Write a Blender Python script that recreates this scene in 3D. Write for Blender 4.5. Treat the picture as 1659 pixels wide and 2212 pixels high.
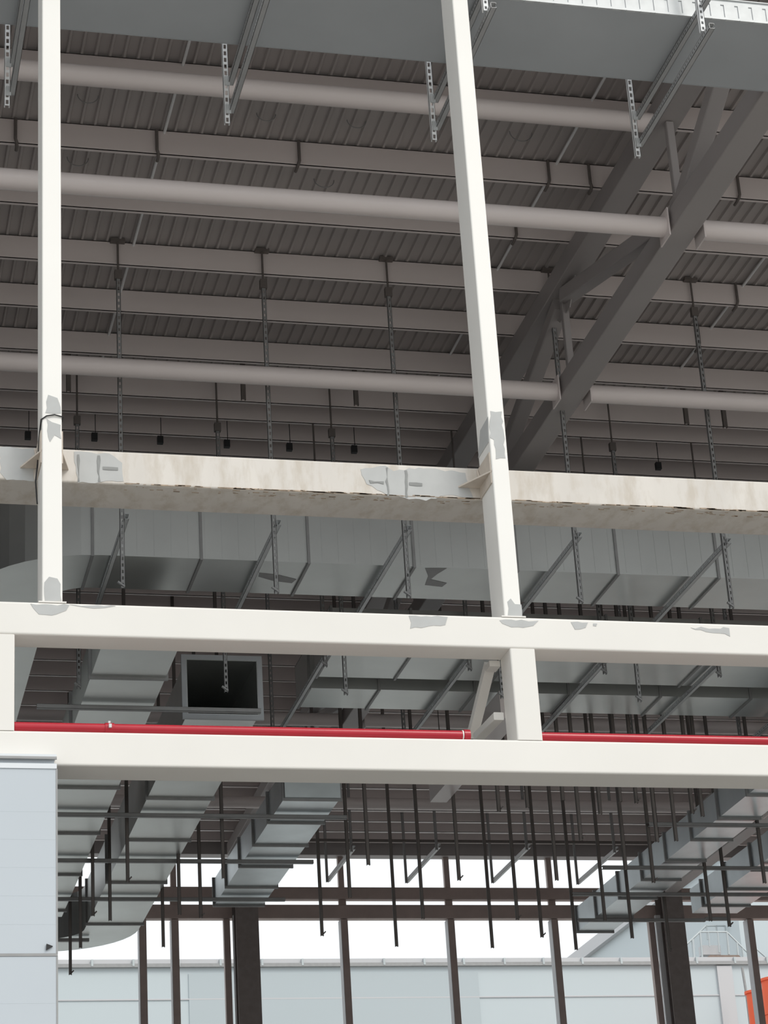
import bpy, math, random
from mathutils import Vector as V, Matrix

random.seed(7)
for o in list(bpy.data.objects):
    bpy.data.objects.remove(o)
SC = bpy.context.scene
COL = SC.collection

# ------------------------------------------------------------------ camera
F_PX, W_PX, H_PX = 5064.8, 1659, 2212
PITCH, ROLL, YAW = [math.radians(a) for a in (23.648, -3.660, 14.818)]
CAM = V((0, -24.0, 1.6))
fw = V((math.sin(YAW)*math.cos(PITCH), math.cos(YAW)*math.cos(PITCH), math.sin(PITCH)))
r0 = V((math.cos(YAW), -math.sin(YAW), 0)); u0 = r0.cross(fw)
rt = r0*math.cos(ROLL) + u0*math.sin(ROLL)
up = -r0*math.sin(ROLL) + u0*math.cos(ROLL)
cd = bpy.data.cameras.new('camera'); cam = bpy.data.objects.new('camera', cd); COL.objects.link(cam)
cam.matrix_world = Matrix(((rt.x, up.x, -fw.x, CAM.x), (rt.y, up.y, -fw.y, CAM.y), (rt.z, up.z, -fw.z, CAM.z), (0, 0, 0, 1)))
cd.sensor_fit = 'VERTICAL'; cd.sensor_height = 24.0; cd.lens = 24.0*F_PX/H_PX
cd.clip_start = 0.1; cd.clip_end = 2000
SC.camera = cam

# ------------------------------------------------------------------ light and exposure
SC.view_settings.view_transform = 'Standard'; SC.view_settings.look = 'None'
SC.view_settings.gamma = 1.0; SC.view_settings.exposure = 0.0
try: SC.view_settings.use_curve_mapping = False
except Exception: pass
wd = bpy.data.worlds.new('sky'); SC.world = wd; wd.use_nodes = True
bg = wd.node_tree.nodes['Background']; bg.inputs[0].default_value = (0.93, 0.975, 1.0, 1); bg.inputs[1].default_value = 1.12
sl = bpy.data.lights.new('sun', 'SUN'); sl.energy = 1.5; sl.angle = math.radians(25); sl.color = (1, 0.95, 0.87)
so = bpy.data.objects.new('sun', sl); COL.objects.link(so)
so.rotation_euler = (-V((0.42, -0.62, 0.72))).to_track_quat('-Z', 'Y').to_euler()

# ------------------------------------------------------------------ helpers: pixel ray -> point at a known distance / height / x
def ray(x, y):
    return fw + rt*((x-W_PX/2)/F_PX) - up*((y-H_PX/2)/F_PX)
def at_d(x, y, d):
    v = ray(x, y); return CAM + v*(d/v.y)
def at_h(x, y, h):
    v = ray(x, y); return CAM + v*(h/v.z)
def at_x(x, y, X):
    v = ray(x, y); return CAM + v*(X/v.x)
def inv_slope(x, y):
    v = ray(x, y); return v.y/v.z

# ------------------------------------------------------------------ materials
def mat(name, col, rough=0.6, metal=0.0, var=0.06, scale=1.5, dirt=None, stretch=(1, 1, 1), bump=0.0, dirt_lo=0.55, dirt_hi=0.75):
    m = bpy.data.materials.new(name); m.use_nodes = True
    nt = m.node_tree; n = nt.nodes; b = n['Principled BSDF']
    b.inputs['Roughness'].default_value = rough; b.inputs['Metallic'].default_value = metal
    tc = n.new('ShaderNodeTexCoord'); mp = n.new('ShaderNodeMapping'); mp.inputs['Scale'].default_value = stretch
    nt.links.new(tc.outputs['Object'], mp.inputs[0])
    no = n.new('ShaderNodeTexNoise'); no.inputs['Scale'].default_value = scale; no.inputs['Detail'].default_value = 6
    nt.links.new(mp.outputs[0], no.inputs['Vector'])
    cr = n.new('ShaderNodeValToRGB')
    cr.color_ramp.elements[0].position = 0.3; cr.color_ramp.elements[1].position = 0.7
    cr.color_ramp.elements[0].color = (*[c*(1-var) for c in col], 1); cr.color_ramp.elements[1].color = (*[min(1, c*(1+var)) for c in col], 1)
    nt.links.new(no.outputs[0], cr.inputs[0]); out = cr.outputs[0]
    if dirt:
        n2 = n.new('ShaderNodeTexNoise'); n2.inputs['Scale'].default_value = scale*2.3; n2.inputs['Detail'].default_value = 8; n2.inputs['Roughness'].default_value = 0.65
        nt.links.new(mp.outputs[0], n2.inputs['Vector'])
        r2 = n.new('ShaderNodeValToRGB'); r2.color_ramp.elements[0].position = dirt_lo; r2.color_ramp.elements[1].position = dirt_hi
        nt.links.new(n2.outputs[0], r2.inputs[0])
        mx = n.new('ShaderNodeMixRGB'); mx.inputs[2].default_value = (*dirt, 1)
        nt.links.new(r2.outputs[0], mx.inputs[0]); nt.links.new(out, mx.inputs[1]); out = mx.outputs[0]
    nt.links.new(out, b.inputs['Base Color'])
    if bump:
        bp = n.new('ShaderNodeBump'); bp.inputs['Strength'].default_value = bump; bp.inputs['Distance'].default_value = 0.02
        nt.links.new(no.outputs[0], bp.inputs['Height']); nt.links.new(bp.outputs[0], b.inputs['Normal'])
    return m
M = dict(
    white=mat('white_paint', (0.80, 0.775, 0.735), 0.55, var=0.025, scale=0.8),
    dirty=mat('weathered_white_paint', (0.68, 0.64, 0.595), 0.65, var=0.06, scale=1.4, dirt=(0.575, 0.52, 0.455), stretch=(1.6, 0.9, 0.5), dirt_lo=0.46, dirt_hi=0.66),
    patch=mat('grey_primer', (0.50, 0.505, 0.50), 0.7, var=0.05, scale=4),
    seam=mat('dark_primer_seam', (0.28, 0.285, 0.28), 0.7, var=0.1, scale=6),
    rust=mat('rust_stain', (0.43, 0.34, 0.26), 0.85, var=0.3, scale=9),
    bracket=mat('bracket_steel', (0.60, 0.53, 0.46), 0.7, var=0.1, scale=5),
    purlin=mat('purlin_primer', (0.79, 0.715, 0.70), 0.36, var=0.03, scale=0.5),
    deck=mat('deck_steel', (0.44, 0.405, 0.395), 0.45, var=0.05, scale=0.7),
    truss=mat('truss_primer', (0.40, 0.37, 0.365), 0.5, var=0.04, scale=0.8),
    galv=mat('galvanised_steel', (0.62, 0.64, 0.65), 0.45, 0.25, var=0.06, scale=6),
    midzinc=mat('dull_zinc', (0.46, 0.465, 0.47), 0.5, 0.3, var=0.05, scale=5),
    bright=mat('pale_lit_zinc', (0.84, 0.85, 0.86), 0.5, 0.0, var=0.03, scale=6),  # zinc made near-white: brightness of the sunlit hangers put into the colour
    duct=mat('galvanised_duct', (0.66, 0.68, 0.665), 0.36, 0.82, var=0.05, scale=0.9),
    ductblue=mat('galvanised_duct_sky_tint', (0.64, 0.69, 0.71), 0.32, 0.85, var=0.07, scale=1.3),  # same duct metal, bluish light from the sky put into the colour
    tray=mat('tray_sheet', (0.50, 0.525, 0.55), 0.55, 0.2, var=0.04, scale=0.8),
    strut=mat('grey_backlit_steel', (0.33, 0.33, 0.33), 0.5, 0.4, var=0.06, scale=5),  # grey trims; on galvanised hangers, shadow darkness is put into the colour
    dark=mat('dark_backlit_steel', (0.16, 0.14, 0.13), 0.6, 0.1, var=0.08, scale=3),  # dark cables; on galvanised rods, backlit darkness is put into the colour
    brown=mat('brown_frame_paint', (0.48, 0.385, 0.355), 0.5, var=0.08, scale=2),
    red=mat('red_pipe_paint', (0.44, 0.016, 0.032), 0.24, var=0.06, scale=3),
    panel=mat('panel_coating', (0.53, 0.575, 0.62), 0.4, 0.0, var=0.012, scale=0.5),
    flash=mat('flashing_coating', (0.74, 0.77, 0.80), 0.4, 0.1, var=0.02, scale=1),
    black=mat('black_rubber', (0.02, 0.02, 0.022), 0.6),
    facade=mat('far_cladding', (0.54, 0.60, 0.625), 0.5, var=0.012, scale=0.1),
    facade2=mat('far_cladding_grey', (0.47, 0.525, 0.55), 0.5, var=0.012, scale=0.1),
    capm=mat('far_parapet_cap', (0.56, 0.56, 0.575), 0.5, var=0.02, scale=0.2),
    rail=mat('rail_galvanised', (0.50, 0.54, 0.55), 0.5, 0.2),
    plank=mat('plank_brown', (0.23, 0.17, 0.14), 0.8, var=0.15, scale=3),
    orange=mat('orange_plastic', (0.85, 0.13, 0.045), 0.5, var=0.05, scale=0.6),
    ground=mat('ground_concrete', (0.40, 0.385, 0.36), 0.9, var=0.1, scale=0.15, bump=0.2),
    yard=mat('bounce_paving', (0.58, 0.565, 0.54), 0.85, var=0.06, scale=0.2),  # paler than the ground so that it bounces more light upward
    postw=mat('white_paint_lifted', (0.88, 0.86, 0.825), 0.5, var=0.02, scale=0.8),  # the beams' white lifted for the posts, exposure brightness put into the colour
    column=mat('column_paint', (0.27, 0.235, 0.225), 0.55, var=0.1, scale=5),
    slab=mat('hall_floor_concrete', (0.28, 0.272, 0.265), 0.8, var=0.1, scale=0.3),
    inwall=mat('hall_wall_sheet', (0.16, 0.165, 0.175), 0.7, var=0.05, scale=0.3),
)

# ------------------------------------------------------------------ mesh builder
class MB:
    def __init__(s): s.v = []; s.f = []; s.sm = []
    def add(s, vs, fs, smooth=False):
        k = len(s.v); s.v += [tuple(p) for p in vs]; s.f += [tuple(i+k for i in f) for f in fs]; s.sm += [smooth]*len(fs); return s
    def box(s, x0, x1, y0, y1, z0, z1):
        vs = [(x, y, z) for z in (z0, z1) for y in (y0, y1) for x in (x0, x1)]
        return s.add(vs, [(0, 2, 3, 1), (4, 5, 7, 6), (0, 1, 5, 4), (2, 6, 7, 3), (0, 4, 6, 2), (1, 3, 7, 5)])
    def frame(s, p, q, hint):
        L = (V(q)-V(p)); n = L.length; L = L/n
        U = V(hint) - L*V(hint).dot(L); U.normalize(); return L, U, L.cross(U), n
    def bar(s, p, q, w, h, hint=(0, 0, 1), bevel=0.0, seg=3):
        """box section along p->q: h along hint, w across; rounded edges when bevel > 0"""
        p, q = V(p), V(q); L, U, S, n = s.frame(p, q, hint)
        if bevel <= 0: prof = [(-w/2, -h/2), (w/2, -h/2), (w/2, h/2), (-w/2, h/2)]
        else:
            prof = []
            for cx, cy, a0 in ((w/2-bevel, h/2-bevel, 0), (-w/2+bevel, h/2-bevel, 90), (-w/2+bevel, -h/2+bevel, 180), (w/2-bevel, -h/2+bevel, 270)):
                for i in range(seg+1):
                    a = math.radians(a0+90*i/seg); prof.append((cx+bevel*math.cos(a), cy+bevel*math.sin(a)))
        m = len(prof)
        vs = [p+S*a+U*b for a, b in prof] + [q+S*a+U*b for a, b in prof]
        fs = [(i, (i+1) % m, (i+1) % m+m, i+m) for i in range(m)]
        s.add(vs, fs); s.add(vs, [tuple(range(m))[::-1], tuple(range(m, 2*m))]); return s
    def tube(s, pts, r, n=12, cap=True):
        pts = [V(p) for p in pts]; rings = []
        ref = V((0, 0, 1))
        for i, p in enumerate(pts):
            t = (pts[min(i+1, len(pts)-1)]-pts[max(i-1, 0)]).normalized()
            if abs(t.dot(ref)) > 0.95: ref = V((1, 0, 0)) if abs(t.x) < 0.9 else V((0, 1, 0))
            a = (ref-t*ref.dot(t)).normalized(); b = t.cross(a); ref = a
            rings.append([p+(a*math.cos(2*math.pi*k/n)+b*math.sin(2*math.pi*k/n))*r for k in range(n)])
        vs = [v for g in rings for v in g]
        fs = [(i*n+k, i*n+(k+1) % n, (i+1)*n+(k+1) % n, (i+1)*n+k) for i in range(len(pts)-1) for k in range(n)]
        s.add(vs, fs, True)
        if cap: s.add(rings[0], [tuple(range(n))[::-1]]); s.add(rings[-1], [tuple(range(n))])
        return s
    def channel(s, p, q, w, dp, face, t=0.005, pitch=0.09, holes=True, edge=0.3, slot=0.55):
        """slotted U channel along p->q, its web (with a row of holes) on the side `face`"""
        p, q = V(p), V(q); L, N, S, n = s.frame(p, q, face)
        def slab(a0, a1, l0, l1, d0, d1):
            vs = [p+S*a+L*l+N*d for d in (d0, d1) for l in (l0, l1) for a in (a0, a1)]
            s.add(vs, [(0, 2, 3, 1), (4, 5, 7, 6), (0, 1, 5, 4), (2, 6, 7, 3), (0, 4, 6, 2), (1, 3, 7, 5)])
        h = w/2; D = dp/2
        for sg in (-1, 1):
            slab(*sorted((sg*h, sg*(h-t))), 0, n, -D, D)
            slab(*sorted((sg*h, sg*(h-0.2*w))), 0, n, -D, -D+t)
        if not holes: slab(-h, h, 0, n, D-t, D); return s
        e = edge*w
        slab(-h, -h+e, 0, n, D-t, D); slab(h-e, h, 0, n, D-t, D)
        k = max(2, int(round(n/pitch)))
        for i in range(k+1):
            c = n*i/k; r = pitch*(1-slot)/2
            slab(-h+e, h-e, max(0, c-r), min(n, c+r), D-t, D)
        return s
    def prism(s, poly, ext):
        """flat polygon (list of points) pushed along ext"""
        poly = [V(p) for p in poly]; ext = V(ext); m = len(poly)
        vs = poly+[p+ext for p in poly]
        return s.add(vs, [tuple(range(m))[::-1], tuple(range(m, 2*m))]+[(i, (i+1) % m, (i+1) % m+m, i+m) for i in range(m)])
    def build(s, name, m, parent=None, loc=None):
        me = bpy.data.meshes.new(name)
        c = V(loc) if loc is not None else V((0, 0, 0))
        if parent is not None: c = parent.matrix_basis.translation if parent.parent is None else parent.parent.matrix_basis.translation
        me.from_pydata([tuple(V(v)-c) for v in s.v], [], s.f); me.polygons.foreach_set('use_smooth', s.sm)
        me.validate(); me.update()
        import bmesh
        b = bmesh.new(); b.from_mesh(me); bmesh.ops.recalc_face_normals(b, faces=b.faces); b.to_mesh(me); b.free()
        me.materials.append(M[m] if isinstance(m, str) else m)
        o = bpy.data.objects.new(name, me); COL.objects.link(o)
        if parent is not None: o.parent = parent
        elif loc is not None: o.location = c
        return o
def thing(name, loc, label, cat, group=None):
    o = bpy.data.objects.new(name, None); COL.objects.link(o); o.location = loc; o.empty_display_size = 0.2
    return tag(o, label, cat, group)
def tag(o, label, cat, group=None, kind=None):
    o['label'] = label; o['category'] = cat
    if group: o['group'] = group
    if kind: o['kind'] = kind
    return o
def struct(o, label=None, cat=None):
    o['kind'] = 'structure'
    if label: o['label'] = label
    if cat: o['category'] = cat
    return o
ORD = ['first', 'second', 'third', 'fourth', 'fifth', 'sixth', 'seventh', 'eighth', 'ninth', 'tenth', 'eleventh', 'twelfth', 'thirteenth',
       'fourteenth', 'fifteenth', 'sixteenth', 'seventeenth', 'eighteenth', 'nineteenth', 'twentieth', 'twenty-first', 'twenty-second',
       'twenty-third', 'twenty-fourth', 'twenty-fifth', 'twenty-sixth', 'twenty-seventh', 'twenty-eighth', 'twenty-ninth', 'thirtieth',
       'thirty-first', 'thirty-second', 'thirty-third', 'thirty-fourth', 'thirty-fifth', 'thirty-sixth', 'thirty-seventh', 'thirty-eighth']
Z0 = CAM.z
def P(X, d, h): return V((X, d-24.0, Z0+h))          # metres right of the camera, in front of it, above it
SPL = lambda pts: pts

# ================================================================== the large structure
XL, XR = -9.0, 44.0
D_BACK = 72.0  # hall interior constants scaled up about the camera, so the tray covers the trusses
def hp(d):                                              # underside of the purlins above the camera: the roof falls gently to the back
    return 21.39 if d < 45 else 21.39-0.03*(d-45)
PH = 0.475                                               # purlin height
struct(MB().box(-900, 900, -900, 900, -0.3, -0.02).build('ground', 'ground'), 'pale concrete yard around the hall', 'ground')
struct(MB().box(XL-30, XR+60, D_BACK-24+0.1, 86, -0.02, 0.0).build('ground_bounce', 'yard'), 'unseen pale ground strip added behind the hall to bounce light', 'yard')  # unseen pale strip, added to throw light up under the far eave
struct(MB().box(XL, XR, 0.6, D_BACK-24, -0.02, 0.0).build('floor', 'slab'), 'concrete floor slab of the hall', 'floor')
struct(MB().box(XL-0.2, XL, 0.5, D_BACK-24, 0, 24.4).build('wall_left', 'inwall'))  # unseen side walls, added to close the hall and darken its inside
struct(MB().box(XR, XR+0.2, 0.5, D_BACK-24, 0, 24.4).build('wall_right', 'inwall'))
# corrugated roof deck: narrow ribs down, wide pans up
dk = MB(); pts = []
x = XL-0.3; pitch = 0.225
while x < XR+0.3:
    pts += [(x, 0.0), (x+0.035, 0.0), (x+0.055, 0.05), (x+pitch-0.02, 0.05)]
    x += pitch
rows = [22.3, 45.0, 73.0]  # front edge carried out as an unseen overhang that darkens the ducts
vs = []
for d in rows:
    for a, b in pts: vs.append(P(a, d, hp(d)+PH+b))
n = len(pts)
dk.add(vs, [(j*n+i, j*n+i+1, (j+1)*n+i+1, (j+1)*n+i) for j in range(2) for i in range(n-1)])
struct(dk.build('ceiling', 'deck'), 'dark corrugated steel roof deck seen from below', 'roof deck')
rf = MB(); rf.add([P(XL-.3, d, hp(d)+PH+z) for z in (.09, .3) for d in rows for _ in (0,)] + [P(XR+.3, d, hp(d)+PH+z) for z in (.09, .3) for d in rows],
     [(0, 1, 7, 6), (1, 2, 8, 7), (3, 4, 10, 9), (4, 5, 11, 10), (0, 1, 4, 3), (1, 2, 5, 4), (6, 7, 10, 9), (7, 8, 11, 10), (0, 3, 9, 6), (2, 5, 11, 8)])
struct(rf.build('trim_1', 'tray'), 'insulated roof build-up lying on the corrugated deck', 'roof')

# ---------------------------------------------------------------- front frame: horizontal beams, stub columns, posts
FX0, FX1 = -9.0, 22.0
def beam(name, zt, zb, y0, dep, m, label, grp='horizontal beams of the white front frame'):
    t = thing(name, (6, y0, zb), label, 'beam', grp)
    MB().bar((FX0, y0+dep/2, (zt+zb)/2), (FX1, y0+dep/2, (zt+zb)/2), dep, zt-zb, bevel=0.025).build('beam_body', m, t)
    return t
ring_top = beam('steel_beam', 11.215, 10.832, 0, 0.41, 'white', 'clean white steel beam on which the two tall posts stand')
ring_low = beam('steel_beam', 9.735, 9.352, 0, 0.51, 'white', 'lowest white steel beam, with the red pipe lying on top')
mid = beam('steel_beam', 13.342, 12.92, 0.53, 0.70, 'dirty', 'weathered beige beam with grey patches, crossing behind the tall posts')
def patch(parent, poly, d, name='paint_patch', m='patch', th=0.004, label=None):
    pp = [at_d(a, b, d) for a, b in poly]
    out = []
    for i in range(len(pp)):                            # ragged edge
        a, b = pp[i], pp[(i+1) % len(pp)]; k = max(1, int((b-a).length/0.06))
        for j in range(k):
            p = a.lerp(b, j/k); r = 0.014 if j else 0.0
            out.append(p+V((random.uniform(-r, r), 0, random.uniform(-r, r))))
    for p in out: p.y = d-24-th
    o = MB().prism(out, (0, th*0.9, 0)).build(name, m, parent)
    if label: o['label'] = label
    return o
for poly in ([(66, 1304), (150, 1307), (143, 1319), (122, 1327), (84, 1327), (72, 1314)], [(150, 1306), (250, 1309), (228, 1313), (185, 1312)],
             [(883, 1330), (967, 1333), (962, 1350), (925, 1353), (886, 1358), (888, 1345)], [(1079, 1340), (1163, 1341), (1152, 1352), (1130, 1356), (1105, 1355), (1085, 1347)],
             [(1233, 1344), (1270, 1345), (1265, 1356), (1242, 1360)], [(1281, 1347), (1290, 1347), (1288, 1353), (1281, 1352)],
             [(1492, 1356), (1575, 1357), (1577, 1375), (1555, 1368), (1525, 1365)]):
    patch(ring_top, poly, 24.0, label='grey primer patch')
for poly in ([(0, 966), (72, 969), (74, 1040), (14, 1037), (0, 1020)], [(160, 976), (236, 980), (264, 1000), (267, 1040), (168, 1043)],
             [(779, 1014), (832, 1006), (850, 1018), (905, 1010), (1005, 1022), (1022, 1078), (965, 1070), (920, 1082), (838, 1070), (792, 1046)]):
    patch(mid, poly, 24.53, label='grey primer patch')
for poly in ([(167, 982), (171, 982), (172, 1040), (168, 1040)], [(211, 984), (216, 984), (217, 1040), (212, 1040)], [(222, 1008), (255, 1010), (255, 1016), (222, 1014)],
             [(834, 1010), (838, 1010), (840, 1072), (836, 1072)], [(874, 1016), (879, 1016), (881, 1074), (876, 1074)], [(797, 1037), (829, 1040), (829, 1046), (800, 1044)], [(884, 1042), (912, 1044), (912, 1050), (884, 1048)]):
    patch(mid, poly, 24.524, 'weld_seam', 'seam')
# rust line along the lower front edge of the weathered beam
rust = MB()
for i in range(240):
    X = random.uniform(3.4, 14.0)
    if 7.6 < X < 8.0: continue
    w = random.uniform(0.03, 0.22); z = 12.925+random.uniform(-0.004, 0.012)
    rust.box(X, X+w, 0.523, 0.531, z, z+random.uniform(0.004, 0.012))
    if random.random() < 0.6:
        y = 0.55+random.uniform(0, 0.12); rust.box(X, X+w*0.4, y, y+random.uniform(0.008, 0.02), 12.916, 12.922)
rust.build('rust_streak', 'rust', mid)['label'] = 'brown rust along the lower edge'
# stub columns between the two clean beams
def stub(x0, x1, label):
    t = thing('stub_column', ((x0+x1)/2, 0, 9.735), label, 'column', 'short columns of the white front frame')
    MB().bar(((x0+x1)/2, 0.205, 9.736), ((x0+x1)/2, 0.205, 10.831), x1-x0, 0.405, hint=(0, 1, 0), bevel=0.02).build('column_body', 'white', t)
stub(1.82, 2.125, 'short white column at the left edge of the photo between the clean beams')
stub(7.73, 8.03, 'short broad white column under the right-hand tall post')
stub(13.65, 13.95, 'short white column standing beyond the right edge of the photo')
# tall posts
def post(xl, xr, label):
    xc = (xl+xr)/2
    t = thing('steel_post', (xc, 0.25, 11.215), label, 'post', 'tall white posts of the front frame')
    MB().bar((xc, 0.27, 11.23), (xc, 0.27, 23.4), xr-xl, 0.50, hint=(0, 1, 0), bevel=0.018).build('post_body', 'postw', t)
    MB().box(xl-0.04, xr+0.04, 0.0, 0.4, 11.216, 11.232).build('base_plate', 'white', t)
    for sx, xe, bw in (((-1, xl, 0.2), (1, xr, 0.13)) if xl < 5 else ((-1, xl, 0.28),)):                  # bracket cleats to the weathered beam
        b = MB(); z = 13.07
        b.prism([(xe, 0.03, z), (xe+sx*bw, 0.525, z), (xe, 0.525, z)], (0, 0, 0.02))
        b.prism([(xe+sx*0.02, 0.40, z+0.02), (xe+sx*0.02, 0.52, z+0.25), (xe+sx*0.02, 0.52, z+0.02)], (sx*0.015, 0, 0))
        b.box(*sorted((xe, xe+sx*0.014)), 0.05, 0.525, z-0.14, z+0.26)
        b.build('bracket', 'bracket', t)
    return t
lp = post(2.42, 2.645, 'left tall white post, with a black wire tied round it')
rp = post(7.705, 7.915, 'right tall white post with a long grey patch above the weathered beam')
post(13.0, 13.21, 'tall white post standing beyond the right edge of the photo')
patch(rp, [(1059, 888), (1084, 889), (1092, 990), (1071, 992), (1067, 950), (1058, 945)], 24.02, label='grey primer patch')
patch(rp, [(1096, 1300), (1103, 1293), (1112, 1305), (1126, 1306), (1128, 1331), (1097, 1330)], 24.02, label='grey primer patch')
patch(lp, [(100, 868), (104, 853), (124, 860), (131, 880), (132, 893), (98, 892)], 24.02, label='grey primer patch')
patch(lp, [(101, 905), (112, 912), (131, 918), (132, 948), (118, 940), (108, 955), (102, 930)], 24.02, label='grey primer patch')
patch(lp, [(96, 1258), (106, 1246), (124, 1250), (131, 1262), (133, 1298), (97, 1298)], 24.02, label='grey primer patch')
sp = [at_x(a, b, 7.705) for a, b in ((1038, 930), (1055, 900), (1056, 955), (1034, 990))]
MB().prism([V((7.699, p.y, p.z)) for p in sp], (0.005, 0, 0)).build('paint_patch', 'patch', rp)
# black wire tied round the left post
wz = at_d(112, 897, 24.0).z
wr = [(2.655, 0.55, wz-0.03), (2.655, 0.01, wz-0.01), (2.56, 0.003, wz+0.01), (2.47, 0.003, wz-0.01), (2.41, 0.02, wz-0.05), (2.405, 0.2, wz-0.2), (2.40, 0.3, wz-0.45), (2.38, 0.34, wz-0.68), (2.40, 0.36, wz-0.95)]
tag(MB().tube(wr, 0.009, 6).build('tie_wire', 'black'), 'thin black wire tied round the left tall post and hanging down', 'wire')
# brace in the plane behind the broad stub column
br = thing('corner_brace', (7.7, 0.6, 9.7), 'light steel corner brace beside the short broad column', 'brace')
Xb = 7.66
a, b, c, e = at_x(1058, 1436, Xb), at_x(1020, 1590, Xb), at_x(1079, 1545, Xb), at_x(1033, 1592, Xb)
MB().box(7.60, 7.728, 0.41, 0.60, 10.76, 10.83).build('gusset_plate', 'white', br)
MB().bar(a, b, 0.12, 0.10, hint=(0, 1, 0.3), bevel=0.01).build('brace_arm', 'white', br)
c.y = 0.41
MB().bar(c, e, 0.12, 0.09, hint=(0, 1, 1), bevel=0.01).build('brace_arm', 'white', br)

# red sprinkler main lying on the lowest beam
rpz, rpy, rr_ = 9.735+0.070, 0.10, 0.056
def redpipe(x0, x1, label, coup, endcap):
    t = thing('sprinkler_pipe', ((x0+x1)/2, rpy, 9.737), label, 'pipe', 'red pipe runs on the lowest white beam')
    MB().tube([(x0, rpy, rpz), (x1, rpy, rpz)], rr_, 20).build('pipe_body', 'red', t)
    for xc in coup:
        c = MB().tube([(xc-0.05, rpy, rpz), (xc-0.04, rpy, rpz), (xc+0.04, rpy, rpz), (xc+0.05, rpy, rpz)], rr_+0.009, 20).build('coupling', 'red', t)
        MB().bar((xc, rpy, rpz+rr_), (xc, rpy, rpz+rr_+0.03), 0.025, 0.03, hint=(0, 1, 0)).bar((xc, rpy-rr_-0.02, rpz-0.01), (xc, rpy-rr_-0.02, rpz+0.03), 0.03, 0.03, hint=(0, 1, 0)).build('coupling_bolt', 'galv', c)
    if endcap:
        MB().tube([(x1-0.05, rpy, rpz), (x1-0.035, rpy, rpz)], rr_+0.004, 20).build('white_band', 'white', t)
        MB().tube([(x1-0.03, rpy, rpz), (x1+0.04, rpy, rpz)], rr_+0.012, 20).build('end_cap', 'red', t)
xe = at_d(1006, 1580, 24.1).x; xk = at_d(236, 1563, 24.1).x
redpipe(2.13, xe, 'long red pipe lying on the lowest beam left of the broad column', [xk], True)
redpipe(8.035, 13.64, 'red pipe lying on the lowest beam right of the broad column', [], False)

# left cladding panels in front of the frame
py0 = -0.13
PX1 = at_d(122, 1800, 24-0.13).x
zc0, zc1 = at_d(60, 1660, 23.87).z, at_d(60, 2062, 23.87).z
def cpan(z0, z1, label):
    t = thing('cladding_panel', (0, py0, z0), label, 'wall panel', 'white wall panels at the lower left')
    MB().box(-8.5, PX1, py0, -0.01, z0, z1).build('panel_sheet', 'panel', t)
    e = MB()
    for z in [z0+0.3*k for k in range(1, int((z1-z0)/0.3))]: e.box(-8.5, PX1-0.01, py0-0.0008, py0+0.01, z, z+0.008)
    e.build('panel_ribs', 'panel', t)
    MB().box(PX1-0.006, PX1+0.012, py0-0.004, 0.0, z0, z1).build('edge_trim', 'strut', t)
    return t
cpan(zc1+0.012, zc0, 'pale blue-white wall panel at lower left, upper sheet under the flashing')
cpan(zc1-2.6, zc1-0.02, 'pale blue-white wall panel at lower left, below the dark joint')
cpan(0.0, zc1-2.64, 'pale wall panel at the ground, below the bottom edge of the photo')
fl = thing('cap_flashing', (0, py0, zc0), 'white folded flashing capping the wall panel at lower left', 'flashing')
MB().box(-8.5, PX1+0.004, py0-0.012, 0.0, zc0, zc0+0.055).box(-8.5, PX1, py0-0.02, 0.0, zc0+0.13, zc0+0.155).build('flashing_sheet', 'flash', fl)
MB().box(-8.5, PX1-0.02, py0+0.03, 0.0, zc0+0.056, zc0+0.13).build('flashing_recess', 'panel', fl)
MB().bar((-8.5, py0-0.012, zc0+0.115), (PX1+0.004, py0-0.012, zc0+0.115), 0.02, 0.03, bevel=0.004).build('clip_rail', 'strut', fl)
jz = zc1-0.004
js = thing('joint_strip', (0, py0, jz), 'dark horizontal joint strip between the two lower left wall panels', 'joint strip')
MB().box(-8.5, PX1+0.01, py0-0.006, -0.005, jz-0.014, jz+0.014).build('strip', 'strut', js)
q = at_d(107, 2046, 23.85)
MB().prism([(q.x-0.035, py0-0.025, q.z-0.03), (q.x-0.03, py0-0.025, q.z+0.035), (q.x+0.035, py0-0.025, q.z+0.01)], (0, 0.024, 0)).build('corner_clip', 'black', js)

# ================================================================== roof steel
# purlins
prows = [1.37, 1.456, 1.549, 1.636, 1.724, 1.805, 1.886, 1.967, 2.006, 2.047, 2.088, 2.13]
prows += [2.185+0.0553*k for k in range(24)]
pd = []
for k in prows:
    d = k*21.39
    for _ in range(30): d = k*hp(d)
    pd.append(d)
names_row = {0: 'beige roof purlin nearest the front, mostly above the grey cable tray', 1: 'beige roof purlin showing as a strip just under the front upper pipe',
             2: 'beige roof purlin with dark cable drops across its face, between the two front pipes', 3: 'beige roof purlin showing as a strip just under the second front pipe',
             4: 'beige roof purlin from which the tall front hangers drop, below the second pipe'}
for i, d in enumerate(pd):
    h = hp(d)
    b = MB(); fl_ = 0.075 if d < 60 else 0.14
    b.box(XL, XR, d-24, d-24+0.012, Z0+h, Z0+h+PH-0.003)
    b.box(XL, XR, d-24, d-24+fl_, Z0+h, Z0+h+0.012); b.box(XL, XR, d-24, d-24+0.10, Z0+h+PH-0.015, Z0+h+PH-0.003)
    lab = names_row.get(i) or ('grey-beige roof purlin, %s row counted from the front%s' % (ORD[i], ' near the far eave' if i > 28 else (' in the dark upper opening' if i < 12 else ' deep inside the hall')))
    tag(b.build('roof_purlin', 'purlin'), lab, 'purlin', 'roof purlins')
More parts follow.
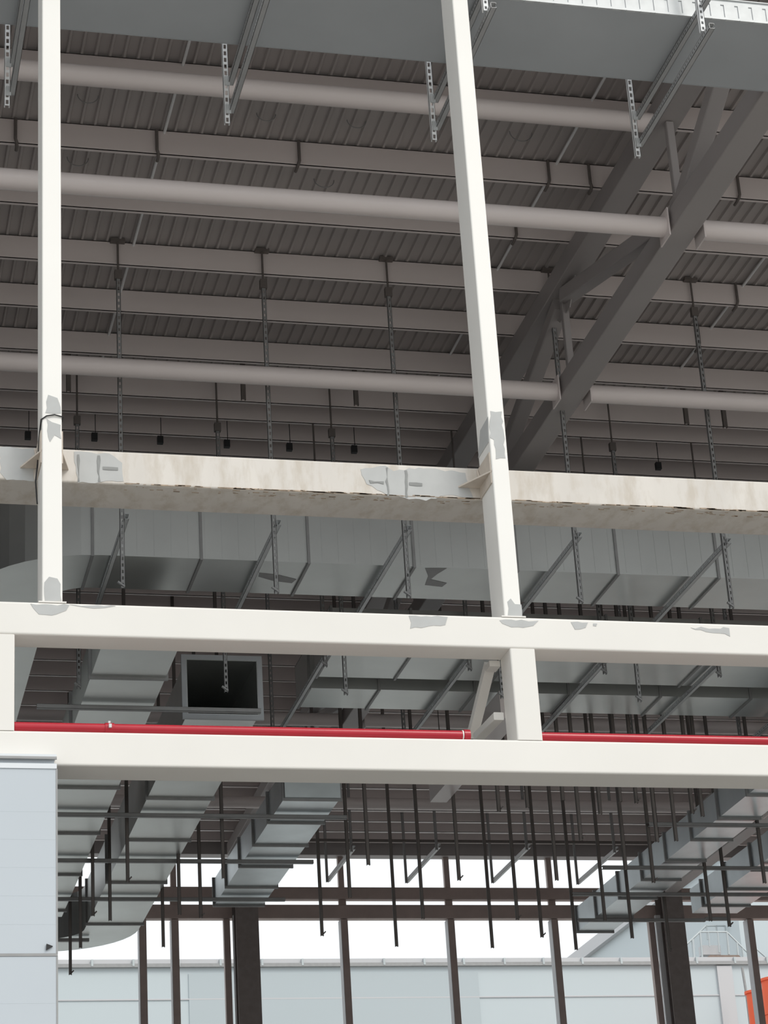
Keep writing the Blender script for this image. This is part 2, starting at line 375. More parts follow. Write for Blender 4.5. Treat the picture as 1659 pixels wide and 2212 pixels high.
# trusses: flat lower chord, upper chord under the purlins, verticals and diagonals
HB = 19.07
NODES = [30.4+5.8*k for k in range(-1, 8)]
def truss(X, label):
    t = thing('roof_truss', P(X, 30.4, HB), label, 'truss', 'deep roof trusses')
    tw = 0.45
    tb = MB().bar(P(X, 25.2, hp(25.2)-0.2), P(X, 45, hp(45)-0.2), tw, 0.40, bevel=0.02).bar(P(X, 45, hp(45)-0.2), P(X, 71.5, hp(71.5)-0.2), tw, 0.40, bevel=0.02).build('top_chord', 'truss', t)
    MB().bar(P(X, 25.2, HB), P(X, 71.5, HB), tw, 0.40, bevel=0.02).build('bottom_chord', 'truss', t)
    for k, d in enumerate(NODES):
        if d < 25.3 or d > 71.3: continue
        hi = hp(d)-0.42
        MB().bar(P(X, d, HB+0.2), P(X, d, hi), 0.13, 0.13, hint=(0, 1, 0), bevel=0.02).build('vertical', 'truss', t)
        g = MB()
        if k % 2 == 1: g.prism([P(X-0.01, d-0.75, HB+0.19), P(X-0.01, d+0.75, HB+0.19), P(X-0.01, d+0.3, HB+0.62), P(X-0.01, d-0.3, HB+0.62)], (0.02, 0, 0))
        else: g.prism([P(X-0.01, d-0.75, hi), P(X-0.01, d+0.75, hi), P(X-0.01, d+0.3, hi-0.42), P(X-0.01, d-0.3, hi-0.42)], (0.02, 0, 0))
        g.build('gusset_plate', 'truss', t)
        if k % 2 == 1:
            for dd in (-5.8, 5.8):
                if k == 1 and dd < 0: dd = -3.3
                e = d+dd; hh = hp(e)-0.42; f = 1.0
                if e < 25.3: f = (25.3-d)/dd
                if e > 71.3: f = (71.3-d)/dd
                MB().bar(P(X, d+dd*0.05, HB+0.25), P(X, d+dd*f*0.97, HB+0.25+(hh-HB-0.35)*f), 0.28, 0.28, bevel=0.03).build('diagonal', 'truss', t)
    return t
truss(13.28, 'dark roof truss running into the hall behind the right tall post')
truss(27.63, 'far dark roof truss over the right-hand ducts, meeting the right far column')
truss(-1.07, 'dark roof truss beyond the left edge of the photo')
# round bracing pipes between trusses
def rpipe(d, h, x0, x1, label, plates=True):
    t = thing('brace_pipe', P((x0+x1)/2, d, h-0.166), label, 'steel tube', 'round roof bracing pipes')
    MB().tube([P(x0, d, h), P(x1, d, h)], 0.166, 28).build('pipe_body', 'purlin', t)
    if plates:
        for x in (x0, x1): MB().box(x-0.012, x+0.012, d-24-0.21, d-24+0.21, Z0+h-0.25, Z0+h+0.25).build('end_plate', 'purlin', t)
HP_ = HB-0.09
S0 = (-0.83, 12.98); S1 = (13.58, 27.32)
rpipe(30.4, 20.95, *S0, 'thick round beige pipe high at the front, uppermost of the round pipes', False)
rpipe(30.4, HP_, *S0, 'thick round beige pipe ending at an end plate on the truss bottom chord')
rpipe(30.4, HP_, *S1, 'thick round beige pipe leaving the right edge, right of the truss bottom chord')
for j, (d, t1) in enumerate(((36.28, 'in the dark upper opening'), (42.6, 'behind the weathered beam'), (47.84, 'hidden deep inside the hall'), (54.72, 'deep over the long ducts'), (61.81, 'behind the rods under the lowest beam'))):
    rpipe(d, HP_, *S0, 'round grey bracing pipe left of the near truss, '+t1)
    rpipe(d, HP_, *S1, 'round grey bracing pipe right of the near truss, '+t1)
# thin light rods under the deck, running into the hall
for X, lab in ((5.4, 'thin pale rod under the deck near the upper left tall post'), (12.3, 'thin pale rod under the deck, left of the truss'), (17.25, 'thin pale rod under the deck, right of the truss')):
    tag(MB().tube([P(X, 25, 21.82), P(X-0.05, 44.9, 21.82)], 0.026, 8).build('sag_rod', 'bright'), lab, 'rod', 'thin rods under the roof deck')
# dark cable drops across purlin faces
def drop(px, row, hook, label):
    d = pd[row]; h = hp(d); X = at_h(px, 1000, 1).x if False else None
    v = None
    lo, hi = 0.0, 40.0
    for _ in range(50):
        m_ = (lo+hi)/2; w = P(m_, d, h+0.2)-CAM; xx = W_PX/2+F_PX*w.dot(rt)/w.dot(fw)
        if xx < px: lo = m_
        else: hi = m_
    X = lo
    pts = [P(X, d-0.045, h+PH-0.02), P(X, d-0.045, h+0.06), P(X+hook*0.02, d-0.04, h-0.01), P(X+hook*0.03, d+0.05, h-0.035), P(X+hook*0.03, d+0.16, h-0.035)]
    tag(MB().tube(pts, 0.028, 8).build('cable_drop', 'dark'), label, 'cable', 'dark cable drops over the roof purlins')
drop(33, 2, 1, 'dark cable drop over the cable-dropped purlin, left of the left tall post')
drop(338, 2, 1, 'dark cable drop over the same purlin, first right of the left tall post')
drop(645, 2, -1, 'dark cable drop over the same purlin, midway between the tall posts')
drop(1184, 2, -1, 'dark cable drop over the same purlin, first right of the right tall post')
drop(1272, 2, 1, 'dark cable drop over the same purlin, close to the truss')
drop(1594, 2, -1, 'dark cable drop over the purlin above the right pipe, near the right edge')
drop(1113, 3, -1, 'dark cable drop just under the end part of the second pipe, right of the post')
drop(1590, 4, -1, 'dark hooked cable drop right of the truss near the right edge, upper one')
drop(1508, 5, -1, 'dark hooked cable drop right of the truss, lower one beside the tall hanger')
# loose cable loops under the deck
for i, (px, py, r) in enumerate(((190, 210, 0.17), (575, 250, 0.16), (770, 265, 0.16), (168, 345, 0.18), (700, 392, 0.18), (1125, 290, 0.2))):
    c = at_h(px, py, 21.82); pts = [c+V((r*math.cos(a), 0, r*0.9*math.sin(a))) for a in [math.pi+math.pi*k/12 for k in range(13)]]
    for p in pts: p.z += 0.04
    tag(MB().tube(pts, 0.009, 6).build('cable_loop', 'strut'), 'thin cable loop under the deck, ' + ['beneath the upper pipe beside the left post', 'beneath the upper pipe near the perforated hanger', 'beneath the upper pipe nearest the middle', 'above the second pipe beside the left post', 'above the second pipe left of the right post', 'beneath the upper pipe right of the right post'][i], 'cable', 'thin cable loops under the deck')

clipx = ['beside the left tall post', 'first right of the left tall post', 'second right of the left tall post', 'midway between the tall posts', 'second left of the right tall post', 'first left of the right tall post', 'right of the right tall post']
for (px, py), tx in zip(((60, 942), (204, 945), (346, 952), (490, 960), (625, 967), (765, 972), (1422, 1008)), clipx):
    d = 20.9*inv_slope(px, py); p = at_d(px, py, d)
    t = MB().box(p.x-0.06, p.x+0.06, p.y-0.05, p.y+0.05, p.z-0.07, p.z+0.09).build('beam_clip', 'black')
    MB().bar((p.x+0.02, p.y, p.z+0.09), (p.x+0.02, p.y, Z0+hp(d)+PH), 0.014, 0.014, hint=(0, 1, 0)).build('clip_stem', 'black', t)
    tag(t, 'small black clip hanging just above the weathered beam, '+tx, 'clip', 'small black clips under the roof')
for (px, y0, y1), tx in zip(((148, 808, 846), (526, 832, 864), (770, 843, 876), (1484, 885, 917), (1567, 887, 924)), ('beside the left tall post', 'nearest the middle of the upper opening', 'left of the right tall post', 'left one near the right edge', 'right one near the right edge')):
    d = 21.0*inv_slope(px, y1); p = at_d(px, y1, d)
    tag(MB().channel(p, (p.x, p.y, Z0+hp(d)+PH), 0.09, 0.06, (0, -1, 0), holes=False).build('hanger_stub', 'dark'), 'short dark hanger stub below the round pipe, '+tx, 'hanger stub', 'short hanger stubs under the roof')

# ================================================================== wide cable tray behind the posts
HT, TD0, TD1 = 18.76, 24.62, 26.2
tr = thing('cable_tray', P(8, 25.4, HT), 'wide grey cable tray high behind the tall posts, bright slotted side at the upper right', 'cable tray')
MB().box(-4, 22, TD0-24+0.02, TD1-24-0.02, Z0+HT, Z0+HT+0.012).build('tray_bottom', 'tray', tr)
MB().box(-4, 22, TD1-24-0.015, TD1-24, Z0+HT, Z0+HT+0.30).build('back_rail', 'tray', tr)
sr = MB()
sr.box(-4, 22, TD0-24, TD0-24+0.012, Z0+HT-0.004, Z0+HT+0.035); sr.box(-4, 22, TD0-24, TD0-24+0.012, Z0+HT+0.24, Z0+HT+0.33)
sr.box(-4, 22, TD0-24-0.02, TD0-24, Z0+HT+0.315, Z0+HT+0.33)
sr.box(-4, 22, TD0-24+0.0125, TD0-24+0.02, Z0+HT+0.0, Z0+HT+0.33)
x = -4.0
while x < 22:
    sr.box(x, x+0.155, TD0-24, TD0-24+0.012, Z0+HT+0.035, Z0+HT+0.24); x += 0.205
sr.build('side_rail', 'galv', tr)
lipm = MB().box(-4, 22, TD0-24-0.004, TD0-24+0.02, Z0+HT-0.0045, Z0+HT-0.001); x = -4.0
while x < 22:
    lipm.box(x, x+0.13, TD0-24-0.016, TD0-24+0.02, Z0+HT-0.014, Z0+HT-0.004); x += 0.205
lipm.build('lower_lip', 'galv', tr)
# two-tier trapeze frames that carry the tray
thx = [0.0833*27, 0.1949*27, 0.3044*27, 0.4168*27]
tl = ['left of the left tall post', 'between the tall posts', 'half hidden by the right tall post', 'beside the truss']
for X, tx in zip(thx, tl):
    t = thing('tray_trapeze', P(X, 25.6, 18.0), 'bright perforated hanger under the cable tray, '+tx, 'hanger frame', 'perforated hanger frames of the cable tray')
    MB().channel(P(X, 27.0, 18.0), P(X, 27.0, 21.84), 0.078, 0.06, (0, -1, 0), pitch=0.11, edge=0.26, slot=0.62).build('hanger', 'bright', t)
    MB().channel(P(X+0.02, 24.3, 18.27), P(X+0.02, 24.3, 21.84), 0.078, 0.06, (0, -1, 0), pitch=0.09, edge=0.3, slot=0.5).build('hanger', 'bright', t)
    for h in (18.70, 18.24):
        MB().channel(P(X+0.07, 24.1, h), P(X+0.07, 27.02, h), 0.085, 0.075, (-1, 0, 0), pitch=0.075, edge=0.3, slot=0.5).build('strut', 'midzinc', t)
        MB().box(X-0.02, X+0.05, 3.0-0.06, 3.0-0.04, Z0+h-0.09, Z0+h+0.05).build('splice_bracket', 'galv', t)

# ================================================================== ducts
def sweep(path, w, h, hollow=False, t=0.012):
    """rectangular duct along a level path of (point, horizontal tangent); the path runs along the middle of the underside"""
    m = MB(); rings = []
    def ring(off):
        out = []
        for p, T in path:
            N = V((T.y, -T.x, 0)).normalized()
            out.append([p-N*(w/2-off)+V((0, 0, off)), p+N*(w/2-off)+V((0, 0, off)), p+N*(w/2-off)+V((0, 0, h-off)), p-N*(w/2-off)+V((0, 0, h-off))])
        return out
    R = ring(0); k = len(R)
    vs = [v for r in R for v in r]
    fs = [(i*4+j, i*4+(j+1) % 4, (i+1)*4+(j+1) % 4, (i+1)*4+j) for i in range(k-1) for j in range(4)]
    if not hollow:
        fs += [(3, 2, 1, 0), ((k-1)*4, (k-1)*4+1, (k-1)*4+2, (k-1)*4+3)]
        m.add(vs, fs)
    else:
        R2 = ring(t); vi = [v for r in R2 for v in r]; o = len(vs)
        fi = [(o+f[3], o+f[2], o+f[1], o+f[0]) for f in fs]
        fe = [(j, (j+1) % 4, o+(j+1) % 4, o+j) for j in range(4)] + [((k-1)*4+j, (k-1)*4+(j+1) % 4, o+(k-1)*4+(j+1) % 4, o+(k-1)*4+j) for j in range(4)]
        m.add(vs+vi, fs+fi+fe)
    return m
def ringflange(p, T, w, h, e=0.035, th=0.05):
    T = V(T).normalized(); N = V((T.y, -T.x, 0)); m = MB(); Zv = V((0, 0, 1))
    a = p-N*(w/2+e/2)-Zv*e/2; b = p+N*(w/2+e/2)-Zv*e/2; c = p+N*(w/2+e/2)+Zv*(h+e/2); d = p-N*(w/2+e/2)+Zv*(h+e/2)
    m.bar(a-N*e/2, b+N*e/2, th, e, hint=(0, 0, 1)); m.bar(d-N*e/2, c+N*e/2, th, e, hint=(0, 0, 1))
    m.bar(a+Zv*e/2, d-Zv*e/2, e, th, hint=T); m.bar(b+Zv*e/2, c-Zv*e/2, e, th, hint=T)
    return m
YD = V((0, 1, 0)); XD = V((1, 0, 0))
def straight_x(x0, x1, dc, h): return [(P(x0, dc, h), XD), (P(x1, dc, h), XD)]
def straight_y(X, d0, d1, h): return [(P(X, d0, h), YD), (P(X, d1, h), YD)]
HM = 16.45
# the big front duct with an elbow at its left end
D0, D1w, DHt = 38.7, 1.56, 1.75
dc = D0+D1w/2
rad = 1.45
path = [(P(26, dc, HM), -XD), (P(4.95, dc, HM), -XD)]
for i in range(1, 11):
    a = math.radians(9*i); path.append((P(4.95-rad*math.sin(a), dc+rad*(1-math.cos(a)), HM), V((-math.cos(a), math.sin(a), 0))))
path.append((P(4.95-rad, 49.4, HM), YD))
t = thing('air_duct', P(12, dc, HM), 'big galvanised duct crossing behind the weathered beam, curving back at its left end', 'air duct', 'cross ducts behind the front frame')
sweep(path, D1w, DHt).build('duct_body', 'duct', t)
rb = MB(); x = 5.6
while x < 26:
    rb.box(x, x+0.012, D0-24-0.006, D0-24+0.002, Z0+HM+0.03, Z0+HM+DHt-0.03); x += 0.31
rb.build('cross_bead', 'duct', t)
for px in (200, 435, 667, 894, 1116, 1332, 1548):
    X = at_d(px, 1210, D0).x
    ringflange(P(X, dc, HM), XD, D1w, DHt).build('flange', 'strut', t)
# grease smears on the underside of the big duct
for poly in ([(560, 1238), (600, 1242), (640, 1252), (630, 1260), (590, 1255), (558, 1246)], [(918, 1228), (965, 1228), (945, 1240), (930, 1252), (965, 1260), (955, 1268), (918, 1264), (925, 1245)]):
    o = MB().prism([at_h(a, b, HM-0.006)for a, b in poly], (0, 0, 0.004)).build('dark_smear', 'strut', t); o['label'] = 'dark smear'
def xduct(x0, x1, d0, d1, h, ht, label, fl):
    t = thing('air_duct', P((x0+x1)/2, (d0+d1)/2, h), label, 'air duct', 'cross ducts behind the front frame')
    sweep(straight_x(x0, x1, (d0+d1)/2, h), d1-d0, ht).build('duct_body', 'duct', t)
    for X in fl: ringflange(P(X, (d0+d1)/2, h), XD, d1-d0, ht).build('flange', 'strut', t)
xduct(10.13, 28, 43.1, 44.72, HM, 0.9, 'galvanised cross duct just behind the clean beam, nearer of the pair', [10.16]+[11.83+2.1*k for k in range(8)])
xduct(10.13, 28, 45.42, 46.63, HM, 0.9, 'galvanised cross duct above the red pipe, farther of the pair', [10.16]+[11.66+2.1*k for k in range(8)])

# trapezes with long perforated channel hangers
def gallows(X, d0, d1, h, hb0, hb1, top0, top1, label, grp, wch=0.075, rod0=None, rod1=None):
    t = thing('duct_trapeze', P(X, (d0+d1)/2, h), label, 'hanger frame', grp)
    MB().channel(P(X, d0-0.1, h), P(X, d1+0.1, h), 0.10, 0.075, (-1, 0, 0), pitch=0.12, edge=0.32, slot=0.45).build('strut', 'galv', t)
    for d, hb, tp, rd in ((d0, hb0, top0, rod0), (d1, hb1, top1, rod1)):
        Xh = X-0.075
        if X < 5.4 and d > 40: Xh -= 0.16
        hr = tp if rd is None else rd
        ch = MB().channel(P(Xh, d, hb), P(Xh, d, hr), wch, 0.06, (0, -1, 0), pitch=0.12, edge=0.3, slot=0.5).build('hanger', 'strut', t)
        MB().bar(P(Xh+0.03, d-0.03, hb+0.02), P(Xh-0.09, d-0.05, hb+0.10), 0.03, 0.05, hint=(0, 1, 0)).build('end_clip', 'strut', ch)
        if rd is not None:
            MB().tube([P(Xh, d, hr-0.1), P(Xh, d, tp)], 0.02, 8).build('rod', 'dark', ch)
            MB().bar(P(Xh, d, hr-0.1), P(Xh, d, hr+0.08), 0.13, 0.10, hint=(0, 1, 0)).build('clamp', 'dark', ch)
            MB().bar(P(Xh, d, tp-0.02), P(Xh, d, tp+0.04), 0.26, 0.12, hint=(0, 1, 0)).build('top_plate', 'dark', ch)
xs = [at_d(262, 1110, 36.87).x, at_d(589, 1115, 36.87).x, at_d(872, 1150, 36.87).x, at_d(1238, 1150, 36.87).x, at_d(1560, 1170, 36.87).x]
gl = ['near the left tall post', 'second right of the left tall post', 'left of the right tall post', 'right of the right tall post', 'near the right edge']
for X, tx in zip(xs, gl):
    gallows(X+0.075, 36.82, 41.9, HM-0.10, 15.05, 15.05, 21.84, 21.84, 'grey slotted hanger frame under the big front duct, '+tx, 'slotted hanger frames of the cross ducts', rod0=21.15, rod1=20.7)
xs2 = [at_h(910, 1567, HM).x, at_h(695, 1415, HM).x, at_h(1285, 1440, HM).x, at_h(1525, 1450, HM).x, at_h(1659, 1558, HM).x]
xs2[0], xs2[1] = at_h(1000, 1430, HM).x, at_h(697, 1415, HM).x
for X, tx in zip(xs2, ('left of the short broad column', 'at the left end of the pair', 'first right of the short broad column', 'second right of the short broad column', 'at the right edge of the photo')):
    gallows(X, 42.93, 48.4, HM-0.10, 16.0, 16.0, 21.84, 21.70, 'slotted hanger frame under the cross duct pair, '+tx, 'slotted hanger frames of the cross duct pair', rod0=20.4, rod1=20.3)

# ducts that run into the hall
HD = 15.05
def yduct(X, w, ht, d0, d1, label, fl, m='duct', hollow=False, path=None, h=HD):
    t = thing('air_duct', P(X, (d0+d1)/2, h), label, 'air duct', 'long ducts running into the hall')
    sweep(path or straight_y(X, d0, d1, h), w, ht, hollow).build('duct_body', m, t)
    for d in fl: ringflange(P(X, d, h), YD, w, ht, 0.05, 0.055).build('flange', 'strut', t)
    return t
wA = (0.429-0.336)*HD
yduct(0.3825*HD, wA, 0.78, 39.7, 59.1, 'long galvanised duct beside the left wall panel, leftmost of those running inward', [41.2, 44.4, 48.05, 51.5, 55.0, 58.4])
XB, wB = 0.525*HD, 0.0945*HD
ro = 2.5; cx, cy = XB+wB/2-ro, 62.9-ro
pb = [(P(XB, 43.2, HD), YD), (P(XB, cy, HD), YD)]
for i in range(1, 11):
    a = math.radians(9*i); r = ro-wB/2; pb.append((P(cx+r*math.cos(a), cy+r*math.sin(a), HD), V((-math.sin(a), math.cos(a), 0))))
pb.append((P(-3, cy+ro-wB/2, HD), -XD))
tB = yduct(XB, wB, 1.14, 43.2, 60, 'long galvanised duct with a dark open mouth and a curved far end', [48.75, 52.0, 55.7, 59.8], hollow=True, path=pb)
ringflange(P(XB, 43.22, HD), YD, wB, 1.14, 0.10, 0.06).build('mouth_flange', 'tray', tB)
yduct(0.7195*HD, 0.083*HD, 0.66, 48.6, 57.9, 'slim galvanised duct left of the hanging rods, over the left far column', [48.7, 50.5, 52.35, 54.2, 56.1, 57.88], 'ductblue')
yduct(1.416*HD, 0.066*HD, 0.66, 44.1, 60.7, 'slim pale duct at lower right ending in front of the sky', [47.95, 49.77, 51.6, 53.43, 55.25, 57.08, 59.02, 60.68], 'ductblue')
yduct(1.60*HD, 0.086*HD, 0.66, 44.1, 58.7, 'slim pale duct at the far right, right of the right far column', [47.19, 49.02, 50.85, 52.57, 54.29, 56.12, 57.83], 'ductblue')
yduct(1.77*HD, 0.07*HD, 0.54, 44.1, 57, 'slim pale duct cut by the right edge, rightmost of all', [47.3, 49.45, 51.6, 53.75, 55.9], 'ductblue')
# duct end hanging under the lowest beam between the rods
tF = thing('air_duct', P(14.1, 48, 15.6), 'short grey box duct end hanging just under the lowest beam', 'air duct', 'long ducts running into the hall')
a, b = at_d(929, 1733, 50.5), at_d(965, 1733, 50.5)
sweep([(V(((a.x+b.x)/2, 20.5, a.z)), YD), (V(((a.x+b.x)/2, 26.5, a.z)), YD)], b.x-a.x, 0.6).build('duct_body', 'purlin', tF)
for y_ in (21.0, 26.0): MB().tube([((a.x+b.x)/2, y_, a.z+0.58), ((a.x+b.x)/2, y_, Z0+hp(y_+24)+PH)], 0.012, 6).build('hanger_wire', 'dark', tF)

# cross bars that carry the long ducts
def xbar(d, x0, x1, h, label, wid=0.10, m='strut'):
    t = tag(MB().channel(P(x0, d, h), P(x1, d, h), 0.085, wid, (0, -1, 0), holes=False).build('carrier_bar', m), label, 'carrier bar', 'carrier bars under the long ducts')
hb = HD-0.09
for d, tx in ((42.7, 'nearest, seen above the red pipe'), (49.8, 'first below the lowest beam'), (53.5, 'second below the lowest beam'), (57.0, 'third below the lowest beam')):
    xbar(d, 4.2, 8.55 if d < 45 else 11.85, hb, 'dark carrier bar under the left long ducts, '+tx)
xbar(61.2, 3.8, 7.4, hb, 'dark carrier bar under the left long ducts, farthest, by the curved end')
for px, py, d, x1, tx in ((1401, 1783, 50.1, 30, 'uppermost in the photo'), (1300, 1871, 53.85, 30, 'second from the top in the photo'), (1237, 1931, 56.4, 30, 'third from the top in the photo'), (1248, 1986, 59.1, None, 'lowest, in front of the far transom')):
    v = at_d(px, py, d); x1 = x1 or at_d(1523, 1988, d).x
    xbar(d, v.x, x1, hb, 'dark carrier bar under the right long ducts, '+tx)
v0, v1 = at_d(1523, 1985, 59.2), at_d(1576, 1985, 59.2)
xbar(59.2, v0.x, v1.x, v0.z-Z0, 'short dark carrier bar right of the right far column')

# ================================================================== hanger rods in the lower view
HR = 13.6
rods = [(796, 1869), (857, 2045), (914, 1985), (756, 1939), (696, 2022), (992, 1902), (1064, 2048), (1118, 1987), (1171, 2025), (1078, 1753), (1203, 1902), (1216, 1729),
        (1245, 2052), (1255, 1816), (1307, 1989), (1297, 1759), (1352, 1879), (1412, 1907), (1461, 1817), (1496, 1758), (1518, 1764), (1420, 1819), (1366, 2027), (1447, 2055),
        (1522, 1990), (1636, 1908), (1576, 2002), (483, 1898), (434, 1983), (388, 1976), (353, 2046), (276, 1905), (238, 1989), (174, 2048), (152, 2106), (201, 1979), (1375, 1735), (1340, 1732), (1140, 1745)]
cats = {}
for x, y in rods:
    k = 'ending against the pale sky' if y > 2010 else 'ending across the far transoms' if y > 1935 else 'ending in the far bright gap' if y > 1860 else 'ending before the far roof'
    cats.setdefault(k, []).append((x, y))
for k, L in cats.items():
    L.sort()
    for i, (x, y) in enumerate(L):
        d = HR*inv_slope(x, y); hb_ = HR
        if 42.8 < d < 47.2 and x > 600: d = 47.4; hb_ = d/inv_slope(x, y)
        X = at_d(x, y, d).x
        if 7.0 < X < 7.9: X = 7.02
        if 20.66 < X < 21.3 and d < 61: X = 20.66
        if 21.3 <= X < 21.95 and d < 61: X = 21.95
        top = hp(d)+PH+0.02
        o = MB().channel(P(X, d, hb_), P(X, d, top), 0.075, 0.06, (0, -1, 0), holes=False).build('hanger_rod', 'dark')
        tag(o, 'long dark hanger rod %s, %s such rod from the left' % (k, ORD[i]), 'hanger rod', 'single hanger rods under the lowest beam')
        if i % 3 == 0:
            c = MB().bar(P(X+0.03, d-0.05, hb_+0.05), P(X+0.08, d-0.06, hb_+0.10), 0.03, 0.05, hint=(0, 1, 0)).build('end_clip', 'dark', o)
# pale eave trapezes
for (xf, yf), (xn, yn), (xt, yt), tx in (((707, 1906), (759, 1840), (702, 1778), 'leftmost'), ((878, 1908), (946, 1836), (872, 1778), 'second from the left'), ((1064, 1908), (1137, 1836), (1055, 1781), 'third from the left'), ((1248, 1911), (1327, 1842), (1238, 1790), 'rightmost')):
    h = 18.6; df = (h-0.02)*inv_slope(xf, yf); dn = (h-0.02)*inv_slope(xn, yn)
    X = at_d(xf, yf, df).x
    t = thing('eave_trapeze', P(X, df, h), 'pale sloping-looking strut with two hangers before the bright gap, %s of four' % tx, 'hanger frame', 'eave hanger frames')
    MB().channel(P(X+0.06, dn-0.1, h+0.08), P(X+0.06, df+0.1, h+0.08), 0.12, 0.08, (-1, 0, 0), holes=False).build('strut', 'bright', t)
    for d in (dn, df): MB().channel(P(X, d, h-0.02), P(X, d, hp(d)+PH-0.02), 0.075, 0.06, (0, -1, 0), holes=False).build('hanger', 'strut', t)
# long thin conduit along the far roof edge
a = at_d(668, 1815, 66.6); b = at_d(1490, 1827, 66.6)
tag(MB().tube([(a.x, 42.6, a.z), (b.x, 42.6, a.z)], 0.05, 8).build('conduit', 'dark'), 'long thin dark conduit crossing under the far roof purlins', 'conduit')

# ================================================================== far side frame
ZE0 = at_d(1250, 1852, D_BACK).z
ev = tag(MB().box(XL, XR, D_BACK-24-0.1, D_BACK-24+0.35, ZE0, Z0+hp(D_BACK)+PH-0.01).build('eave_beam', 'truss'), 'grey-brown beam along the far roof edge above the bright gap', 'beam')
def transom(y0, y1, label):
    zt, zb = at_d(1250, y0, D_BACK).z, at_d(1250, y1, D_BACK).z
    tag(MB().bar((XL, D_BACK-24+0.15, (zt+zb)/2), (XR, D_BACK-24+0.15, (zt+zb)/2), 0.34, zt-zb, bevel=0.03).build('far_transom', 'brown'), label, 'beam', 'brown transoms of the far frame')
transom(1918, 1943, 'brown transom of the far frame, upper of the two')
transom(1955, 1984, 'thicker brown transom of the far frame, lower of the two')
zt = at_d(1250, 1984, D_BACK).z
for px, lab in ((525, 'left thick dark column of the far frame'), (1440, 'right thick dark column of the far frame')):
    X = at_d(px, 2000, D_BACK).x
    t = thing('far_column', (X, D_BACK-24-0.3, 0), lab, 'column', 'thick columns of the far frame')
    c = MB(); y = D_BACK-24-0.42
    c.box(X-0.36, X+0.36, y-0.33, y-0.29, 0, ZE0); c.box(X-0.36, X+0.36, y+0.29, y+0.33, 0, ZE0); c.box(X-0.02, X+0.02, y-0.29, y+0.29, 0, ZE0)
    c.build('column_body', 'column', t)
    MB().box(X-0.62, X-0.42, y+0.40, y+0.6, 0, zt-0.02).build('side_mullion', 'brown', t)
    MB().box(X-(0.40 if px < 900 else 0.56), X-0.385, y-0.1, y-0.0, 0, zt-0.02).build('pale_edge_strip', 'capm', t)
mul = [(308, 1), (378, 1), (744, 1), (975, 1), (1199, 1), (1622, 1)]
mlab = ['leftmost, cut by the curved duct', 'close left of the left thick column', 'first right of the left thick column', 'midway between the two thick columns', 'first left of the right thick column', 'before the orange chutes']
for (px, _), lab in zip(mul, mlab):
    X = at_d(px, 2000, D_BACK).x
    t = thing('far_mullion', (X, D_BACK-24+0.1, 0), 'slim brown mullion of the far frame, '+lab, 'mullion', 'slim mullions of the far frame')
    MB().box(X-0.10, X+0.12, D_BACK-24+0.02, D_BACK-24+0.34, 0, zt-0.02).build('mullion_body', 'brown', t)
    MB().box(X-0.115, X-0.10, D_BACK-24, D_BACK-24+0.36, 0, zt-0.02).build('pale_cover_strip', 'capm', t)
    zs = at_d(1250, 1918, D_BACK).z; zq0, zq1 = at_d(1250, 1955, D_BACK).z, at_d(1250, 1943, D_BACK).z
    MB().box(X-0.09, X+0.09, D_BACK-24+0.1, D_BACK-24+0.26, zs+0.003, ZE0-0.003).build('upper_stub', 'brown', t)
    MB().box(X-0.12, X+0.12, D_BACK-24+0.1, D_BACK-24+0.2, zq0+0.004, zq1-0.004).build('spacer', 'brown', t)

# ================================================================== buildings beyond
DF = 110.0
zp0, zp1, zpj = at_d(900, 2071, DF).z, at_d(900, 2086, DF).z, at_d(900, 2155, DF).z
bl = thing('far_building', (30, DF-24, 0), 'pale blue-white clad building across the yard behind the far frame', 'building')
MB().box(-20, 90, DF-24, DF-24+1.2, 0, zp1).build('facade_wall', 'facade', bl)
xa, xb_, xc_ = at_d(408, 2150, DF).x, at_d(1035, 2150, DF).x, at_d(1590, 2150, DF).x
pan = MB().box(xa, xb_, DF-24-0.05, DF-24+0.1, 0, zp1-0.35); pan.build('grey_panel', 'facade2', bl)['label'] = 'slightly greyer panel field'
MB().box(xc_-0.9, xc_-0.1, DF-24-0.12, DF-24+0.1, 0, zp1-0.1).build('downpipe_cover', 'capm', bl)
MB().box(-20, 90, DF-24-0.054, DF-24+0.05, zpj-0.03, zpj+0.03).build('panel_joint', 'capm', bl)
MB().box(-20, 90, DF-24-0.1, DF-24+1.3, zp1+0.12, zp0).build('parapet_cap', 'capm', bl)
MB().box(-20, 90, DF-24-0.2, DF-24+0.1, zp1-0.05, zp1+0.12).build('gutter_line', 'strut', bl)
for px in (118, 198, 287, 385, 475, 565, 652, 745, 828, 915, 1000, 1088, 1172, 1256, 1340, 1503, 1585, 1655):
    X = at_d(px, 2080, DF).x; MB().box(X-0.05, X+0.05, DF-24-0.22, DF-24-0.1, zp1, zp0-0.02).build('cap_joint', 'rail', bl)
bl['label'] = bl['label']
wg = thing('far_wing', (60, 95, 0), 'taller pale wing behind, its roof edge sloping up to the right', 'building')
hw = 33.0; Xw = 1.437*hw; dE = 4.255*hw
MB().box(Xw, Xw+40, DF-24+2.5, dE-24, 0, Z0+hw-0.75).build('side_wall', 'facade', wg)
MB().box(Xw-0.35, Xw+40, DF-24+2.4, dE-24+0.2, Z0+hw-0.75, Z0+hw).build('roof_edge', 'capm', wg)
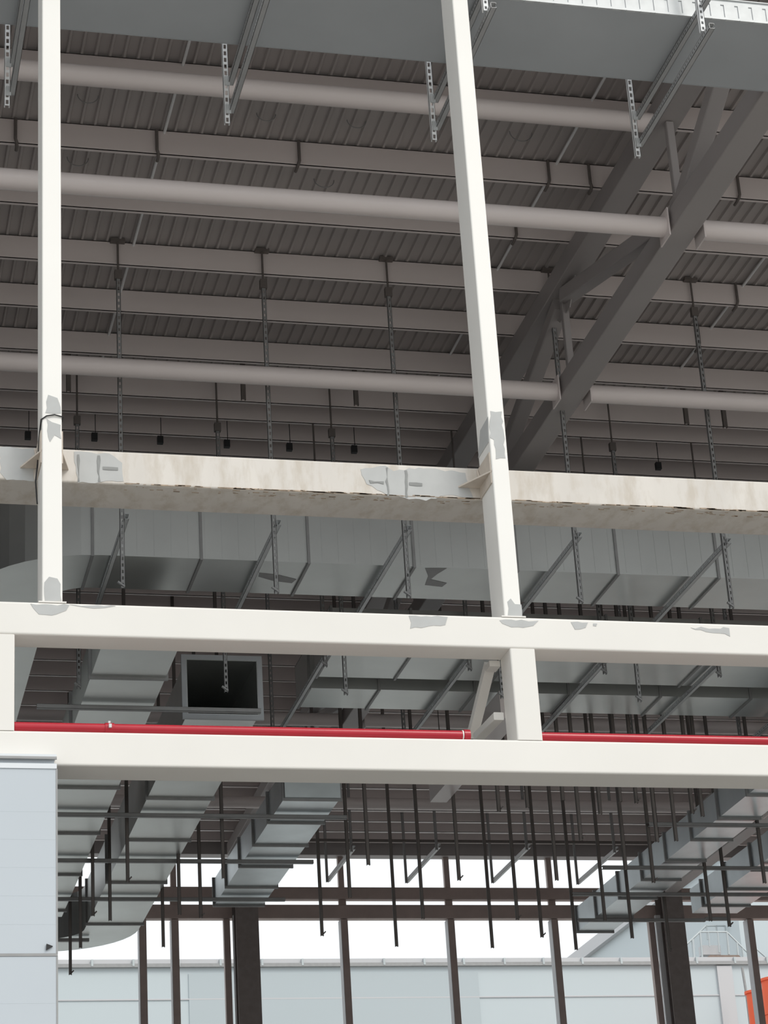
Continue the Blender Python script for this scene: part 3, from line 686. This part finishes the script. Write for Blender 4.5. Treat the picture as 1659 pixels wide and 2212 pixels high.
# crossover stair on the far roof
st = thing('crossover_stair', at_d(1545, 2068, 111.6), 'grey railed crossover stair on the far roof at lower right', 'stair')
dz = 111.9
def ln(pts, d, r=0.05): return MB().tube([at_d(x, y, d) for x, y in pts], r, 6)
ln([(1470, 2052), (1512, 2013), (1570, 2013), (1614, 2057)], dz).build('front_handrail', 'rail', st)
ln([(1478, 2045), (1525, 2000), (1566, 2000)], dz+2.2).build('back_handrail', 'rail', st)
ln([(1584, 2000), (1608, 2020)], dz+2.2).build('back_handrail', 'rail', st)
ln([(1634, 2050), (1659, 2072)], dz).build('side_handrail', 'rail', st)
for x, y0, y1, r in ((1480, 2044, 2071, 0.07), (1496, 2029, 2071, 0.08), (1512, 2013, 2068, 0.06), (1530, 2013, 2045, 0.04), (1550, 2013, 2058, 0.04), (1570, 2013, 2062, 0.06), (1592, 2036, 2064, 0.05), (1604, 2048, 2070, 0.04)):
    a, b = at_d(x, y0, dz), at_d(x+(y1-y0)*0.09, y1, dz); MB().tube([a, b], r, 6).build('baluster', 'rail', st)
for x, y0, y1 in ((1526, 2000, 2030), (1547, 2000, 2013), (1566, 2000, 2013), (1586, 2002, 2058), (1606, 2020, 2060)):
    a, b = at_d(x, y0, dz+2.2), at_d(x+(y1-y0)*0.09, y1, dz+2.2); MB().tube([a, b], 0.05, 6).build('baluster', 'rail', st)
a, b = at_d(1526, 2072, dz-0.6), at_d(1604, 2064, dz-0.6)
MB().prism([at_d(*q, dz-0.6) for q in ((1525, 2071), (1534, 2063), (1596, 2063), (1604, 2071))], (0, 1.2, 0)).build('tread_plate', 'plank', st)
MB().box(at_d(1507, 2050, 113).x, at_d(1547, 2050, 113).x, 112.4-24, 112.9-24, at_d(1520, 2068, 113).z, at_d(1520, 2048, 113).z).build('landing_box', 'capm', st)
# orange chute drums at the right edge
def drum(x0, x1, yt, d, label):
    a, b = at_d(x0, yt, d), at_d(x1, yt, d); r = (b.x-a.x)/2; c = (a.x+b.x)/2; z = a.z
    t = thing('rubble_chute', (c, d-24, 0), label, 'chute', 'orange chutes at the right edge')
    y = d-24
    MB().tube([(c, y, 0), (c, y, z-0.25), (c, y, z-0.08), (c, y, z)], r, 24).build('chute_tube', 'orange', t)
    MB().tube([(c, y, z), (c, y, z+0.12)], r+0.08, 24).build('rim', 'orange', t)
    for k in range(1, 4): MB().tube([(c, y, z-1.6*k), (c, y, z-1.6*k+0.12)], r+0.05, 24).build('hoop', 'orange', t)
drum(1613, 1648, 2147, 106, 'dull orange chute left of the right-edge mullion')
drum(1646, 1700, 2120, 104, 'bright orange chute cut by the right edge')
a, b = at_d(1603, 2090, 108.5), at_d(1612, 2145, 108.5)
tag(MB().tube([a, b, (b.x, b.y, 0)], 0.07, 8).build('drain_pipe', 'strut'), 'thin grey drain pipe on the far facade beside the orange chute', 'pipe')
